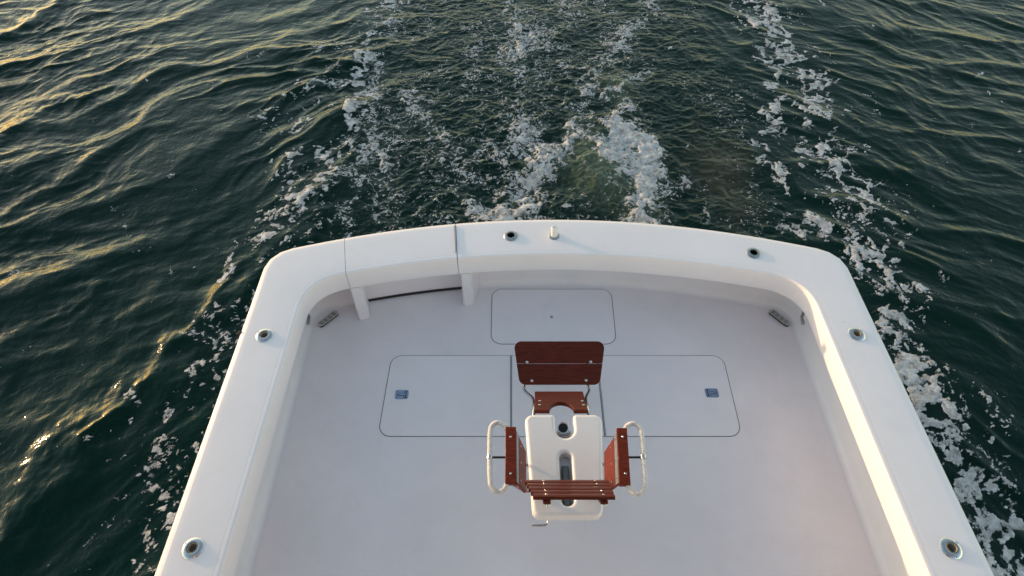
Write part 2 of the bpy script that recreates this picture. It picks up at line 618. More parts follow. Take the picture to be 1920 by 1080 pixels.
# lower panel of the transom door, set back, with black gasket round it
def door_panel():
    bm = bmesh.new()
    xs = np.linspace(-1.432, -0.692, 14)
    for off, z0, z1, mi, th in ((0.0, ZD + 0.022, ZC - 0.19, 0, 0.02),):
        rows = []
        for x in xs:
            y = para(3.30, x) - 0.015
            rows.append([bm.verts.new((x, y, z0)), bm.verts.new((x, y, z1)), bm.verts.new((x, y + th, z1)), bm.verts.new((x, y + th, z0))])
        for a, b in zip(rows, rows[1:]):
            for k in range(4):
                bm.faces.new((a[k], a[(k + 1) % 4], b[(k + 1) % 4], b[k])).material_index = mi
        bm.faces.new(rows[0]); bm.faces.new(rows[-1][::-1])
    return bm_mesh(bm)
link('door_panel', door_panel(), M_COAM, door, 40)
bm = bmesh.new()
xs = np.linspace(-1.438, -0.69, 16)
add_tube(bm, [(x, para(3.30, x) - 0.020, ZD + 0.010) for x in xs], 0.009, 8)
add_tube(bm, [(-1.438, para(3.30, -1.438) - 0.014, ZD + 0.01), (-1.438, para(3.30, -1.438) - 0.014, ZC - 0.19)], 0.006, 8)
link('door_gasket', bm_mesh(bm), M_BLACK, door)

# posts on both sides of the doorway
def post(x0, x1, yi, name_lbl):
    bm = bmesh.new()
    top, bot = ZC - 0.179, ZD + 0.002
    w = 0.022
    y_front0, y_front1 = yi(x0), yi(x1)
    back = 0.24
    e0, e1 = name_lbl
    lo = [(x0, y_front0), (x1, y_front1), (x1 + e1, y_front1 + back), (x0 + e0, y_front0 + back)]
    hi = [(x0, y_front0), (x1, y_front1), (x1 + e1 * 0.6, y_front1 + back), (x0 + e0 * 0.6, y_front0 + back)]
    a = [bm.verts.new((x, y, bot)) for x, y in lo]
    b = [bm.verts.new((x, y, top)) for x, y in hi]
    for k in range(4):
        bm.faces.new((a[k], a[(k + 1) % 4], b[(k + 1) % 4], b[k]))
    bm.faces.new(a[::-1]); bm.faces.new(b)
    bmesh.ops.bevel(bm, geom=[e for e in bm.edges if abs(e.verts[0].co.z - e.verts[1].co.z) > 0.1], offset=0.012, segments=3, affect='EDGES')
    return bm_mesh(bm)
yin = lambda x: para(3.10, x) + 0.004
link('door_post', post(-1.478, -1.395, yin, (-0.05, -0.055)), M_COAM, boat, 40, label='post on the port side of the doorway')
link('door_post', post(-0.688, -0.612, yin, (0.0, 0.05)), M_COAM, boat, 40, label='post on the starboard side of the doorway')

# deck sheet
def deck_outline():
    pts = []
    for p in P_W:
        pts.append((p[0] * 1.0, p[1]))
    return pts
me = plate([[(x, y + 0.0) for x, y in deck_outline()]], 0.0, 0.0, Matrix.Translation((0, 0, ZD)))
link('deck', me, M_DECK, boat)

# hatches: dark gasket bed, lid 4 mm proud, steel latch
def hatch(poly, rads, label, latch=None, hinge=None, button=None):
    big = rounded(poly, rads)
    cx = sum(p[0] for p in poly) / len(poly); cy = sum(p[1] for p in poly) / len(poly)
    g = 0.0045
    def shrink(pl, e):
        out = []
        N = len(pl)
        for i in range(N):
            p = np.array(pl[i]); a = np.array(pl[i - 1]); b = np.array(pl[(i + 1) % N])
            t = (b - a); t = t / (np.linalg.norm(t) + 1e-9)
            n = np.array((-t[1], t[0]))
            if n @ (np.array((cx, cy)) - p) < 0: n = -n
            out.append(tuple(p + n * e))
        return out
    bed = plate([big], 0.0, 0.0, Matrix.Translation((0, 0, ZD + 0.0015)))
    lid = plate([shrink(big, g)], 0.006, 0.0015, Matrix.Translation((0, 0, ZD + 0.001)), res=2)
    lid = link('deck_hatch', lid, M_HATCH, boat, 40, label=label)
    link('hatch_gasket', bed, M_GASKET, lid)
    if latch:
        x, y, s = latch
        bm = bmesh.new()
        rr = rounded([(x - 0.046, y - 0.036), (x + 0.046, y - 0.036), (x + 0.046, y + 0.036), (x - 0.046, y + 0.036)], 0.016, 6)
        base = plate([rr], 0.003, 0.001, Matrix.Translation((0, 0, ZD + 0.0055)))
        pocket = rounded([(x - 0.034, y - 0.012), (x + 0.016, y - 0.012), (x + 0.016, y - 0.027), (x + 0.032, y - 0.027), (x + 0.032, y + 0.027), (x + 0.016, y + 0.027), (x + 0.016, y + 0.012), (x - 0.034, y + 0.012)], 0.004, 3)
        hand = rounded([(x - 0.030, y - 0.0085), (x + 0.0185, y - 0.0085), (x + 0.0185, y - 0.023), (x + 0.026, y - 0.023), (x + 0.026, y + 0.023), (x + 0.0185, y + 0.023), (x + 0.0185, y + 0.0085), (x - 0.030, y + 0.0085)], 0.003, 3)
        if s < 0:
            fl = lambda L: [(2 * x - a, b) for a, b in L][::-1]
            pocket, hand = fl(pocket), fl(hand)
        pk = plate([pocket], 0.0, 0.0, Matrix.Translation((0, 0, ZD + 0.0075)))
        hd = plate([hand], 0.002, 0.0007, Matrix.Translation((0, 0, ZD + 0.0092)))
        bmx = bmesh.new()
        for dx in (-0.036, 0.036):
            for dy in (-0.027, 0.027):
                add_lathe(bmx, (x + dx, y + dy, ZD + 0.0074), [(0.004, 0), (0.003, 0.001), (0.0002, 0.001)], 8)
        add_lathe(bmx, (x - s * 0.02, y, ZD + 0.0103), [(0.0035, 0), (0.0002, 0.0004)], 8)
        sc = bm_mesh(bmx)
        me = merge([(base, 0), (pk, 1), (hd, 0), (sc, 1)])
        link('latch', me, [M_ALU, M_BLACK], lid, 40)
    if hinge:
        x, y0, y1 = hinge
        bm = bmesh.new()
        n = 40
        pts, rad = [], []
        for k in range(n * 3 + 1):
            pts.append((x, y0 + (y1 - y0) * k / (n * 3), ZD + 0.0035))
            rad.append(0.0045 if k % 3 else 0.0028)
        add_tube(bm, pts, rad, 8)
        link('piano_hinge', bm_mesh(bm), M_STEELD, lid, 40)
    if button:
        x, y = button
        bm = bmesh.new()
        add_lathe(bm, (x, y, ZD + 0.003), [(0.012, 0), (0.012, 0.003), (0.009, 0.0045), (0.006, 0.004), (0.005, 0.002), (0.0002, 0.002)], 20)
        link('lift_button', bm_mesh(bm), M_STEELD, lid, 40)
    return lid
Ya, Yb = 1.953, 2.602
hatch([(-1.205, Ya), (-0.320, Ya), (-0.320, Yb), (-1.190, Yb)], [0.085, 0, 0, 0.085], 'port deck hatch with a steel latch near its outer edge', latch=(-1.078, 2.272, 1), hinge=(-0.3165, Ya, Yb))
hatch([(0.313, Ya), (1.222, Ya), (1.232, Yb), (0.313, Yb)], [0, 0.085, 0.085, 0], 'starboard deck hatch with a steel latch near its outer edge', latch=(1.085, 2.285, -1), hinge=(0.3095, Ya, Yb))
hatch([(-0.313, Ya), (0.306, Ya), (0.306, Yb), (-0.313, Yb)], [0, 0, 0, 0], 'centre deck panel under the chair')
hatch([(-0.468, 2.700), (0.466, 2.700), (0.480, 3.236), (-0.470, 3.236)], [0.085, 0.085, 0.085, 0.085], 'small aft hatch with a lift button in the middle', button=(-0.007, 2.953))

# corner drains
def scupper(cx, cy, ang, label):
    L, W = 0.092, 0.026
    rr = [(-L, -W), (L, -W), (L, W), (-L, W)]
    outer = rounded(rr, W * 0.98, 8)
    loops = [outer]
    for r in range(3):
        for k in range(4):
            x0 = -0.075 + k * 0.0385; y0 = -0.0165 + r * 0.0125
            loops.append([(x0, y0), (x0, y0 + 0.0078), (x0 + 0.03, y0 + 0.0078), (x0 + 0.03, y0)])
    Mx = Matrix.Translation((cx, cy, ZD + 0.0215)) @ Matrix.Rotation(ang, 4, 'Z')
    grate = plate(loops, 0.004, 0.0008, Mx, res=1)
    under = plate([rounded([(x * 0.96, y * 0.9) for x, y in rr], W * 0.85, 8)], 0.0175, 0.0, Matrix.Translation((cx, cy, ZD + 0.0105)) @ Matrix.Rotation(ang, 4, 'Z'))
    link('drain_grate', merge([(grate, 0), (under, 1)]), [M_SCUP, M_HOLE], boat, 40, label=label)
scupper(-1.712, 2.928, R(50), 'slotted drain in the port aft corner of the deck')
scupper(1.732, 2.938, R(-52), 'slotted drain in the starboard aft corner of the deck')

# hawse fittings peeping out under the covering board corners
for s in (-1, 1):
    bm = bmesh.new()
    add_lathe(bm, (s * 1.852, 2.80, 0.93), [(0.0, 0.0), (0.045, 0.0), (0.045, 0.006), (0.028, 0.012), (0.022, 0.03), (0.0002, 0.03)], 20, axis=(-s, -0.35, 0.1))
    add_tube(bm, [(s * 1.83, 2.80, 0.93), (s * 1.79, 2.80, 0.92), (s * 1.765, 2.76, 0.905), (s * 1.76, 2.70, 0.90)], 0.012, 10)
    link('hawse_fitting', bm_mesh(bm), M_STEELD, boat, 40)

# rod holders
for x, y, kind in ROD:
    bm = bmesh.new()
    side = abs(x) > 1.6
    r0 = 0.054
    add_lathe(bm, (x, y, ZC), [(r0, -0.004), (r0, 0.003), (r0 * 0.93, 0.007), (r0 * 0.72, 0.0115), (r0 * 0.60, 0.0125), (0.0285, 0.0115), (0.0265, 0.006), (0.0262, -0.05), (0.0262, -0.12)], 40)
    for k in range(3):
        a = 2 * math.pi * k / 3 + 0.6
        add_lathe(bm, (x + math.cos(a) * r0 * 0.8, y + math.sin(a) * r0 * 0.8, ZC + 0.0085), [(0.0062, 0), (0.0055, 0.0018), (0.0015, 0.002), (0.001, 0.0012), (0.0002, 0.0012)], 10, mi=1)
    nm = {(-0.318, 3.282): 'rod holder on the transom beside the white cap', (1.42, 3.108): 'rod holder at the starboard end of the transom'}.get((x, y))
    h = link('rod_holder', bm_mesh(bm), [M_STEELD if not side else M_STEEL, M_STEEL if not side else M_STEELD], boat, 40, label=nm)
    bm = bmesh.new()
    if kind == 'cup':
        add_lathe(bm, (x, y, ZC), [(0.0262, 0.010), (0.0245, 0.0125), (0.0225, 0.010), (0.0215, -0.01), (0.021, -0.035), (0.0002, -0.036)], 28)
        link('liner', bm_mesh(bm), M_CUP, h, 40)
    else:
        add_lathe(bm, (x, y, ZC), [(0.0255, 0.004), (0.0245, -0.02), (0.024, -0.085), (0.0002, -0.086)], 28)
        link('liner', bm_mesh(bm), M_HOLE, h, 40)

# white capped fitting on the transom
bm = bmesh.new()
add_lathe(bm, (-0.001, 3.282, ZC), [(0.042, -0.003), (0.042, 0.003), (0.036, 0.008), (0.028, 0.010), (0.0002, 0.010)], 32)
o = link('light_socket', bm_mesh(bm), M_STEELD, boat, 40)
bm = bmesh.new()
add_lathe(bm, (-0.001, 3.282, ZC), [(0.024, 0.010), (0.025, 0.02), (0.0235, 0.026), (0.0235, 0.058), (0.0265, 0.062), (0.0265, 0.084), (0.023, 0.090), (0.014, 0.091), (0.012, 0.087), (0.004, 0.086), (0.0002, 0.086)], 32)
link('cap', bm_mesh(bm), M_PLASTIC, o, 40)

# ------------------------------------------------------------------ the fighting chair
chair = root('fighting_chair', (-0.01, 1.60, ZD), 'wooden fighting chair with white moulded seat and footrest, bolted to the cockpit deck', 'chair')
ZS = 1.245
# seat
cut = [(-0.234, 1.795), (-0.066, 1.795), (-0.064, 1.690)]
arc = [(-0.010 + 0.052 * math.cos(t), 1.700 + 0.052 * math.sin(t)) for t in np.linspace(math.pi, 2 * math.pi, 13)]
poly = [(-0.236, 1.795), (-0.085, 1.795)]
out = rounded([(-0.203, 1.203), (0.162, 1.203), (0.212, 1.795), (0.042, 1.795), (0.042, 1.70), (-0.062, 1.70), (-0.062, 1.795), (-0.238, 1.795)],
              [0.045, 0.045, 0.045, 0.018, 0, 0, 0.018, 0.045], 8)
seat_loop = []
for p in out:
    if abs(p[0] - 0.042) < 1e-6 and abs(p[1] - 1.70) < 1e-6:
        seat_loop += [(-0.010 + 0.052 * math.cos(t), 1.700 + 0.052 * math.sin(t)) for t in np.linspace(0, -math.pi, 15)]
    elif abs(p[0] + 0.062) < 1e-6 and abs(p[1] - 1.70) < 1e-6:
        continue
    else:
        seat_loop.append(p)
slot = rounded([(-0.049, 1.262), (0.015, 1.262), (0.015, 1.558), (-0.049, 1.558)], 0.030, 8)
seat_me = plate([seat_loop, slot[::-1]], 0.075, 0.020, Matrix.Translation((0, 0, ZS - 0.0375)), res=6)
seat = link('seat', seat_me, M_SEAT, chair, 50)
# tray below the slot, and dark tube in it
bm = bmesh.new()
add_box(bm, (-0.017, 1.42, ZS - 0.088), (0.10, 0.40, 0.02), bev=0.004)
link('slot_tray', bm_mesh(bm), M_SEAT, seat)
bm = bmesh.new()
add_tube(bm, [(-0.017, 1.26, ZS - 0.055), (-0.017, 1.495, ZS - 0.055)], 0.021, 20)
link('slot_tube', bm_mesh(bm), M_TUBE, seat, 50)
# wooden frame under the seat
for x in (-0.165, 0.13):
    bm = bmesh.new()
    add_box(bm, (x, 1.52, ZS - 0.115), (0.06, 0.50, 0.045), bev=0.006)
    link('frame_rail', bm_mesh(bm), M_WOODY, chair)
# pedestal
bm = bmesh.new()
add_lathe(bm, (-0.015, 1.56, ZD + 0.004), [(0.115, 0), (0.115, 0.012), (0.105, 0.018), (0.065, 0.022), (0.05, 0.05), (0.048, 0.30), (0.056, 0.31), (0.056, 0.40), (0.075, 0.41), (0.075, 0.44), (0.0002, 0.44)], 40, cap0=True)
for k in range(6):
    a = k * math.pi / 3
    add_lathe(bm, (-0.015 + 0.09 * math.cos(a), 1.56 + 0.09 * math.sin(a), ZD + 0.022), [(0.01, 0), (0.01, 0.006), (0.0002, 0.007)], 6)
link('pedestal', bm_mesh(bm), M_STEEL, chair, 40)
# gimbal cup in the notch
bm = bmesh.new()
ax = Vector((0, -0.28, 1.0))
add_lathe(bm, (-0.016, 1.762, ZS - 0.16), [(0.016, -0.03), (0.021, 0.0), (0.021, 0.07), (0.024, 0.09), (0.033, 0.115), (0.0345, 0.119), (0.033, 0.121), (0.028, 0.119), (0.023, 0.100), (0.020, 0.07), (0.0002, 0.062)], 32, axis=ax)
add_lathe(bm, (-0.016, 1.762, ZS - 0.16), [(0.0275, 0.1185), (0.0225, 0.098), (0.0002, 0.085)], 32, axis=ax, mi=1)
gim = link('gimbal', bm_mesh(bm), [M_STEEL, M_GASKET], chair, 40)
bm = bmesh.new()
add_box(bm, (-0.01, 1.735, ZS - 0.135), (0.075, 0.05, 0.02), bev=0.004)
add_tube(bm, [(-0.05, 1.735, ZS - 0.12), (0.035, 1.735, ZS - 0.12)], 0.011, 12)
link('gimbal_bracket', bm_mesh(bm), M_STEELD, gim, 40)

def basis(o, ex, ey):
    ex = Vector(ex).normalized(); ey = Vector(ey); ey = (ey - ex * ey.dot(ex)).normalized(); ez = ex.cross(ey)
    m = Matrix((ex, ey, ez)).transposed().to_4x4()
    m.translation = Vector(o)
    return m

# footrest board: two planks with a fine seam, faces the seat and up
FB = basis((0.0025, 2.307, 0.998), (1, 0, 0), (0, 0.242, 0.150))
hl = 0.5 * math.hypot(0.242, 0.15)
seamv = -0.004
def wid(v):
    return 0.262 + (v + hl) / (2 * hl) * 0.041
lower = rounded([(-wid(-hl), -hl), (wid(-hl), -hl), (wid(seamv), seamv - 0.0009), (-wid(seamv), seamv - 0.0009)], [0.045, 0.045, 0.001, 0.001], 8)
upper = rounded([(-wid(seamv), seamv + 0.0009), (wid(seamv), seamv + 0.0009), (wid(hl), hl), (-wid(hl), hl)], [0.001, 0.001, 0.045, 0.045], 8)
a = plate([lower], 0.022, 0.003, FB)
b = plate([upper], 0.022, 0.003, FB)
foot = link('footrest', merge([(a, 0), (b, 0)]), M_WOODX, chair, 40)
nrm = FB.to_3x3() @ Vector((0, 0, 1))
for u, v in ((-0.214, 0.006), (0.205, 0.008), (-0.182, -0.115), (0.172, -0.113)):
    screw(foot, FB @ Vector((u, v, 0.0115)), nrm, 0.0085)
# two steel straps from the apron down to the footrest
for s, x0, xk, x1 in ((-1, -0.182, -0.180, -0.228), (1, 0.146, 0.148, 0.190)):
    bm = bmesh.new()
    pts = smooth_path([(x0, 1.74, 1.150), (x0, 1.86, 1.150), (xk, 2.00, 1.060), (x1, 2.135, 0.935), (x1, 2.21, 0.905), (x1 * 0.98, 2.40, 1.025)], 5)
    add_tube(bm, pts, 0.0105, 10)
    link('footrest_arm', bm_mesh(bm), M_STEEL, chair, 50)
# wooden apron with its arch
AB = basis((-0.0165, 1.945, 1.118), (1, 0, 0), (0, 0.195, -0.115))
ha = 0.5 * math.hypot(0.195, 0.115)
arch = [(0.0 + 0.072 * math.cos(t), -ha + 0.092 * math.sin(t)) for t in np.linspace(0, math.pi, 17)]
al = [(0.158, -ha), (0.152, ha), (-0.150, ha), (-0.155, -ha)] + arch[::-1]
al = rounded([(0.158, -ha), (0.152, ha), (-0.148, ha), (-0.155, -ha)], [0, 0.008, 0.008, 0], 3) + arch[::-1]
ap = link('apron', plate([al[::-1]], 0.026, 0.003, AB @ Matrix.Rotation(math.pi, 4, 'Y')), M_WOODX, chair, 40)
an = (AB.to_3x3() @ Vector((0, 0, 1)))
if an.z < 0: an = -an
for u, v in ((-0.125, -0.005), (-0.128, -0.052), (0.132, -0.007), (0.135, -0.054)):
    screw(ap, (AB @ Vector((u, v, 0))) + an * 0.0135, an, 0.0085)

# armrests
ZA = 1.45
for s in (-1, 1):
    # top plank outline (image of the flat arm), lean-in side board, steel strip between
    if s < 0:
        top = [(-0.345, 1.291), (-0.288, 1.291), (-0.288, 1.607), (-0.345, 1.607)]
    else:
        top = [(0.226, 1.285), (0.284, 1.285), (0.302, 1.600), (0.246, 1.600)]
    me = plate([rounded(top, 0.004, 2)], 0.026, 0.004, Matrix.Translation((0, 0, ZA - 0.013)))
    arm = link('armrest', me, M_WOODY, chair, 40, label='port armrest' if s < 0 else 'starboard armrest with a sunlit inner face')
    cx = sum(p[0] for p in top) / 4
    for y in (1.345, 1.548):
        screw(arm, (cx + (0.009 if s > 0 and y > 1.4 else 0.0), y, ZA + 0.0005), (0, 0, 1), 0.0062)
    # inner edge line of the plank
    if s < 0:
        i0, i1 = Vector((-0.288, 1.296, 0)), Vector((-0.288, 1.602, 0))
    else:
        i0, i1 = Vector((0.226, 1.290, 0)), Vector((0.246, 1.595, 0))
    ins = Vector((-s, 0, 0))
    def quadboard(a0, a1, b1, b0, th, name, m, parent):
        bm = bmesh.new()
        n = (a1 - a0).cross(b0 - a0).normalized() * th
        v = [bm.verts.new(q) for q in (a0, a1, b1, b0)]
        w = [bm.verts.new(q - n) for q in (a0, a1, b1, b0)]
        bm.faces.new(v); bm.faces.new(w[::-1])
        for k in range(4):
            bm.faces.new((v[k], w[k], w[(k + 1) % 4], v[(k + 1) % 4]))
        bmesh.ops.recalc_face_normals(bm, faces=bm.faces)
        bmesh.ops.bevel(bm, geom=list(bm.edges), offset=0.0015, segments=2, affect='EDGES')
        return link(name, bm_mesh(bm), m, parent, 40)
    # steel strip
    a0, a1 = i0 + ins * 0.002 + Vector((0, 0.006, ZA - 0.004)), i1 + ins * 0.002 + Vector((0, -0.016, ZA - 0.004))
    b0, b1 = a0 + ins * 0.011 + Vector((0, 0, -0.030)), a1 + ins * 0.011 + Vector((0, -0.010, -0.030))
    st = quadboard(a0, a1, b1, b0, 0.003 * s, 'edge_plate', M_STEELD, arm)
    nn = (a1 - a0).cross(b0 - a0).normalized()
    if nn.dot(ins) < 0: nn = -nn
    for t in (0.12, 0.46, 0.88):
        screw(arm, a0.lerp(a1, t) * 0.45 + b0.lerp(b1, t) * 0.55 + nn * 0.001, nn, 0.005)
    # side board leaning in towards the seat
    c0, c1 = b0 + Vector((0, 0.002, -0.001)) , b1 + Vector((0, -0.004, -0.001))
    e0, e1 = c0 + ins * 0.042 + Vector((0, 0.006, -0.125)), c1 + ins * 0.042 + Vector((0, -0.030, -0.125))
    quadboard(c0, c1, e1, e0, 0.018 * s, 'side_board', M_WOODY, arm)
    n2 = (c1 - c0).cross(e0 - c0).normalized()
    if n2.dot(ins) < 0: n2 = -n2
    for t in (0.12, 0.5, 0.86):
        screw(arm, c0.lerp(c1, t) * 0.72 + e0.lerp(e1, t) * 0.28 + n2 * 0.001, n2, 0.005)
    # bracket down to the seat frame
    for y in (1.38, 1.53):
        bm = bmesh.new()
        xa = cx + (0.0 if s < 0 else (0.006 if y > 1.4 else -0.004))
        add_tube(bm, [(xa, y, ZA - 0.03), (xa - s * 0.01, y, ZS - 0.02), (xa - s * 0.07, y, ZS - 0.10), (xa - s * 0.12, y, ZS - 0.11)], 0.009, 10)
        link('arm_bracket', bm_mesh(bm), M_STEEL, arm, 50)
    # cord-wrapped loop outside the arm
    if s < 0:
        lp = [(-0.338, 1.598), (-0.350, 1.622), (-0.388, 1.640), (-0.420, 1.617), (-0.427, 1.560), (-0.426, 1.445), (-0.421, 1.325), (-0.412, 1.280), (-0.385, 1.257), (-0.352, 1.266), (-0.336, 1.298)]
    else:
        lp = [(0.292, 1.592), (0.308, 1.620), (0.345, 1.633), (0.374, 1.608), (0.378, 1.550), (0.369, 1.440), (0.362, 1.330), (0.352, 1.278), (0.325, 1.246), (0.293, 1.254), (0.272, 1.290)]
    zz = ZA - 0.018
    pts = smooth_path([(x, y, zz) for x, y in lp], 46)
    rng = np.random.default_rng(5 + s)
    ph = np.arange(len(pts))
    rad = 0.0125 + 0.0011 * np.sin(ph * 2 * math.pi / 5.0) + rng.normal(0, 0.00025, len(pts))
    bm = bmesh.new()
    add_tube(bm, pts, list(rad), 14)
    lo = link('side_loop', bm_mesh(bm), M_WRAP, chair, 60, label=None)
    mid = Vector(((-0.426 if s < 0 else 0.369), 1.440, zz))
    bm = bmesh.new()
    add_tube(bm, [mid + Vector((0.0, -0.011, 0)), mid + Vector((0, 0.011, 0))], 0.0158, 18)
    link('clamp', bm_mesh(bm), M_STEEL, lo, 40)
    bm = bmesh.new()
    xe = -0.345 if s < 0 else 0.293
    add_tube(bm, [mid + Vector((-s * 0.014, 0, 0)), Vector((xe - s * 0.004, 1.440, zz))], 0.006, 12)
    link('stay_rod', bm_mesh(bm), M_BLACK, lo, 40)

# backrest: five curved slats on two posts, reclined
def backrest():
    bm = bmesh.new()
    n = 5
    for k in range(n):
        t = k / (n - 1)
        y = 1.275 - 0.165 * t; z = 1.50 + 0.235 * t
        x0 = -0.246 + 0.030 * t; x1 = 0.166 - 0.018 * t
        th, hh = 0.018, 0.054
        tilt = math.atan2(0.165, 0.235)
        fw = Vector((0, math.cos(tilt), math.sin(tilt)))      # face normal towards the sitter
        upv = Vector((0, -math.sin(tilt), math.cos(tilt)))
        rows = []
        m = 20
        for i in range(m + 1):
            u = i / m
            x = x0 + (x1 - x0) * u
            sag = 0.0
            c = Vector((x, y, z)) + fw * (sag)
            r = []
            for (a, b) in ((-1, -0.8), (-0.75, -1), (0.75, -1), (1, -0.8), (1, 0.8), (0.75, 1), (-0.75, 1), (-1, 0.8)):
                r.append(bm.verts.new(c + fw * (a * th / 2) + upv * (b * hh / 2)))
            rows.append(r)
        for a, b in zip(rows, rows[1:]):
            for q in range(8):
                bm.faces.new((a[q], a[(q + 1) % 8], b[(q + 1) % 8], b[q]))
        bm.faces.new(rows[0][::-1]); bm.faces.new(rows[-1])
    return bm_mesh(bm)
back = link('backrest', backrest(), M_WOODX, chair, 30)
for x in (-0.155, 0.100):
    bm = bmesh.new()
    a = Vector((x, 1.325, ZS - 0.10)); b = Vector((x + 0.0, 1.285, 1.44)); c = Vector((x + 0.002, 1.098, 1.722))
    d = (c - b).normalized()
    add_box(bm, (b + c) / 2 - Vector((0, 0.012, 0.0)), (0.034, 0.018, (c - b).length + 0.03), Matrix.Rotation(math.atan2(0.177, 0.285), 3, 'X'), bev=0.004)
    add_box(bm, (a + b) / 2, (0.034, 0.018, (b - a).length + 0.02), Matrix.Rotation(math.atan2(0.055, 0.325), 3, 'X'), bev=0.004)
    link('back_post', bm_mesh(bm), M_WOODY, back, 40)
    bolts = bmesh.new()
    e = c - Vector((0, 0.026, -0.012))
    add_lathe(bolts, e, [(0.009, -0.01), (0.009, 0.004), (0.006, 0.006), (0.006, 0.011), (0.003, 0.015), (0.0002, 0.016)], 10, axis=(0, -0.8, 0.5))
    link('acorn_nut', bm_mesh(bolts), M_STEEL, back, 40)
    for k in (0, 1, 3, 4):
        t = k / 4
        q = Vector((x, 1.275 - 0.165 * t, 1.50 + 0.235 * t)) + Vector((0, 0.003, 0.002))
        screw(back, q + Vector((0, 0.006, 0.004)), (0, 0.82, 0.57), 0.005)

# bent steel handle behind the seat
bm = bmesh.new()
add_tube(bm, smooth_path([(-0.117, 1.32, 1.10), (-0.117, 1.245, 1.10), (-0.118, 1.222, 1.10), (-0.124, 1.211, 1.10), (-0.140, 1.207, 1.10), (-0.205, 1.206, 1.10)], 6), 0.0065, 12)
link('release_lever', bm_mesh(bm), M_STEEL, chair, 60)

# ------------------------------------------------------------------ water
def perlin(x, y, seed):
    r = np.random.default_rng(seed)
    N = 256
    ang = r.uniform(0, 2 * np.pi, (N, N)).astype(np.float32)
    gx, gy = np.cos(ang), np.sin(ang)
    xi = np.floor(x).astype(np.int64); yi = np.floor(y).astype(np.int64)
    xf = (x - xi).astype(np.float32); yf = (y - yi).astype(np.float32)
    u = xf * xf * xf * (xf * (xf * 6 - 15) + 10); v = yf * yf * yf * (yf * (yf * 6 - 15) + 10)
    def g(a, b):
        ia, ib = (xi + a) % N, (yi + b) % N
        return gx[ia, ib] * (xf - a) + gy[ia, ib] * (yf - b)
    n0 = g(0, 0) * (1 - u) + g(1, 0) * u
    n1 = g(0, 1) * (1 - u) + g(1, 1) * u
    return (n0 * (1 - v) + n1 * v) * 1.5

def fbm(x, y, seed, octv=4, gain=0.5):
    s = 0; a = 1.0; f = 1.0; tot = 0
    for k in range(octv):
        s = s + a * perlin(x * f, y * f, seed + k * 17); tot += a
        a *= gain; f *= 2.03
    return s / tot

def worley(x, y, seed, prob=1.0, rmin=0.2, rmax=0.5):
    """signed disc field: positive inside randomly sized discs, one candidate per cell"""
    r = np.random.default_rng(seed)
    N = 256
    px, py = r.uniform(0, 1, (N, N)), r.uniform(0, 1, (N, N))
    rad = rmin + (rmax - rmin) * r.uniform(0, 1, (N, N)) ** 3
    on = r.uniform(0, 1, (N, N))
    xi = np.floor(x).astype(int); yi = np.floor(y).astype(int)
    best = np.full(x.shape, -9.0, np.float32)
    for a in (-1, 0, 1):
        for b in (-1, 0, 1):
            i, j = (xi + a) % N, (yi + b) % N
            d = np.hypot(xi + a + px[i, j] - x, yi + b + py[i, j] - y)
            val = np.where(on[i, j] < prob, rad[i, j] - d, -9.0)
            best = np.maximum(best, val)
    return best

def sstep(a, b, x):
    t = np.clip((x - a) / (b - a), 0, 1)
    return t * t * (3 - 2 * t)

def polydist(X, Y, pts):
    best = np.full(X.shape, 1e9, np.float32)
    for (x0, y0), (x1, y1) in zip(pts, pts[1:]):
        dx, dy = x1 - x0, y1 - y0
        t = np.clip(((X - x0) * dx + (Y - y0) * dy) / (dx * dx + dy * dy), 0, 1)
        best = np.minimum(best, np.hypot(X - x0 - t * dx, Y - y0 - t * dy))
    return best

STEP = 0.0155
def axis_coords(a, b, far):
    core = np.arange(a, b, STEP)
    tail = []
    s, p = STEP, 0.0
    while p < far:
        s *= 1.12; p += s; tail.append(p)
    tail = np.array(tail)
    return np.concatenate([core[0] - tail[::-1], core, core[-1] + tail]), len(tail), len(core)
xs, tx, cxn = axis_coords(-8.5, 8.0, 6000)
ys, ty, cyn = axis_coords(0.9, 10.0, 6000)
X, Y = np.meshgrid(xs, ys)
ny, nx = X.shape
# damping away from the finely meshed region
DX = np.maximum(0, np.maximum(-8.5 - X, X - 8.0)); DY = np.maximum(0, np.maximum(0.9 - Y, Y - 10.0))
far = np.hypot(DX, DY)

# gentle domain warp
WX = X + 0.35 * perlin(X * 0.5, Y * 0.5, 3) + 0.08 * perlin(X * 1.9, Y * 1.9, 5)
WY = Y + 0.35 * perlin(X * 0.5 + 9, Y * 0.5, 4) + 0.08 * perlin(X * 1.9, Y * 1.9 + 7, 6)

def wave_set(theta, spread, n, lmin, lmax, amp, seed, power=1.0):
    """sum of crested waves whose crests run along angle theta (degrees)"""
    r = np.random.default_rng(seed)
    H = np.zeros_like(X, dtype=np.float32)
    for i in range(n):
        lam = lmin * (lmax / lmin) ** ((i + r.uniform(0, 1)) / n)
        th = R(theta + r.normal(0, spread))
        nxv, nyv = -math.sin(th), math.cos(th)
        k = 2 * math.pi / lam
        damp = np.exp(-np.maximum(far, 0) / (lam * 6.0 + 0.5))
        env = 0.55 + 0.9 * perlin(X / (lam * 2.2) + i * 3.7, Y / (lam * 2.2) + i * 1.3, seed + i)
        ph = k * (nxv * WX + nyv * WY) + r.uniform(0, 6.28)
        s = 0.5 + 0.5 * np.sin(ph + 0.30 * np.sin(ph))
        H += (amp * lam ** power * np.clip(env, 0, 2) * (s ** 1.7 - 0.35) * damp).astype(np.float32)
    return H

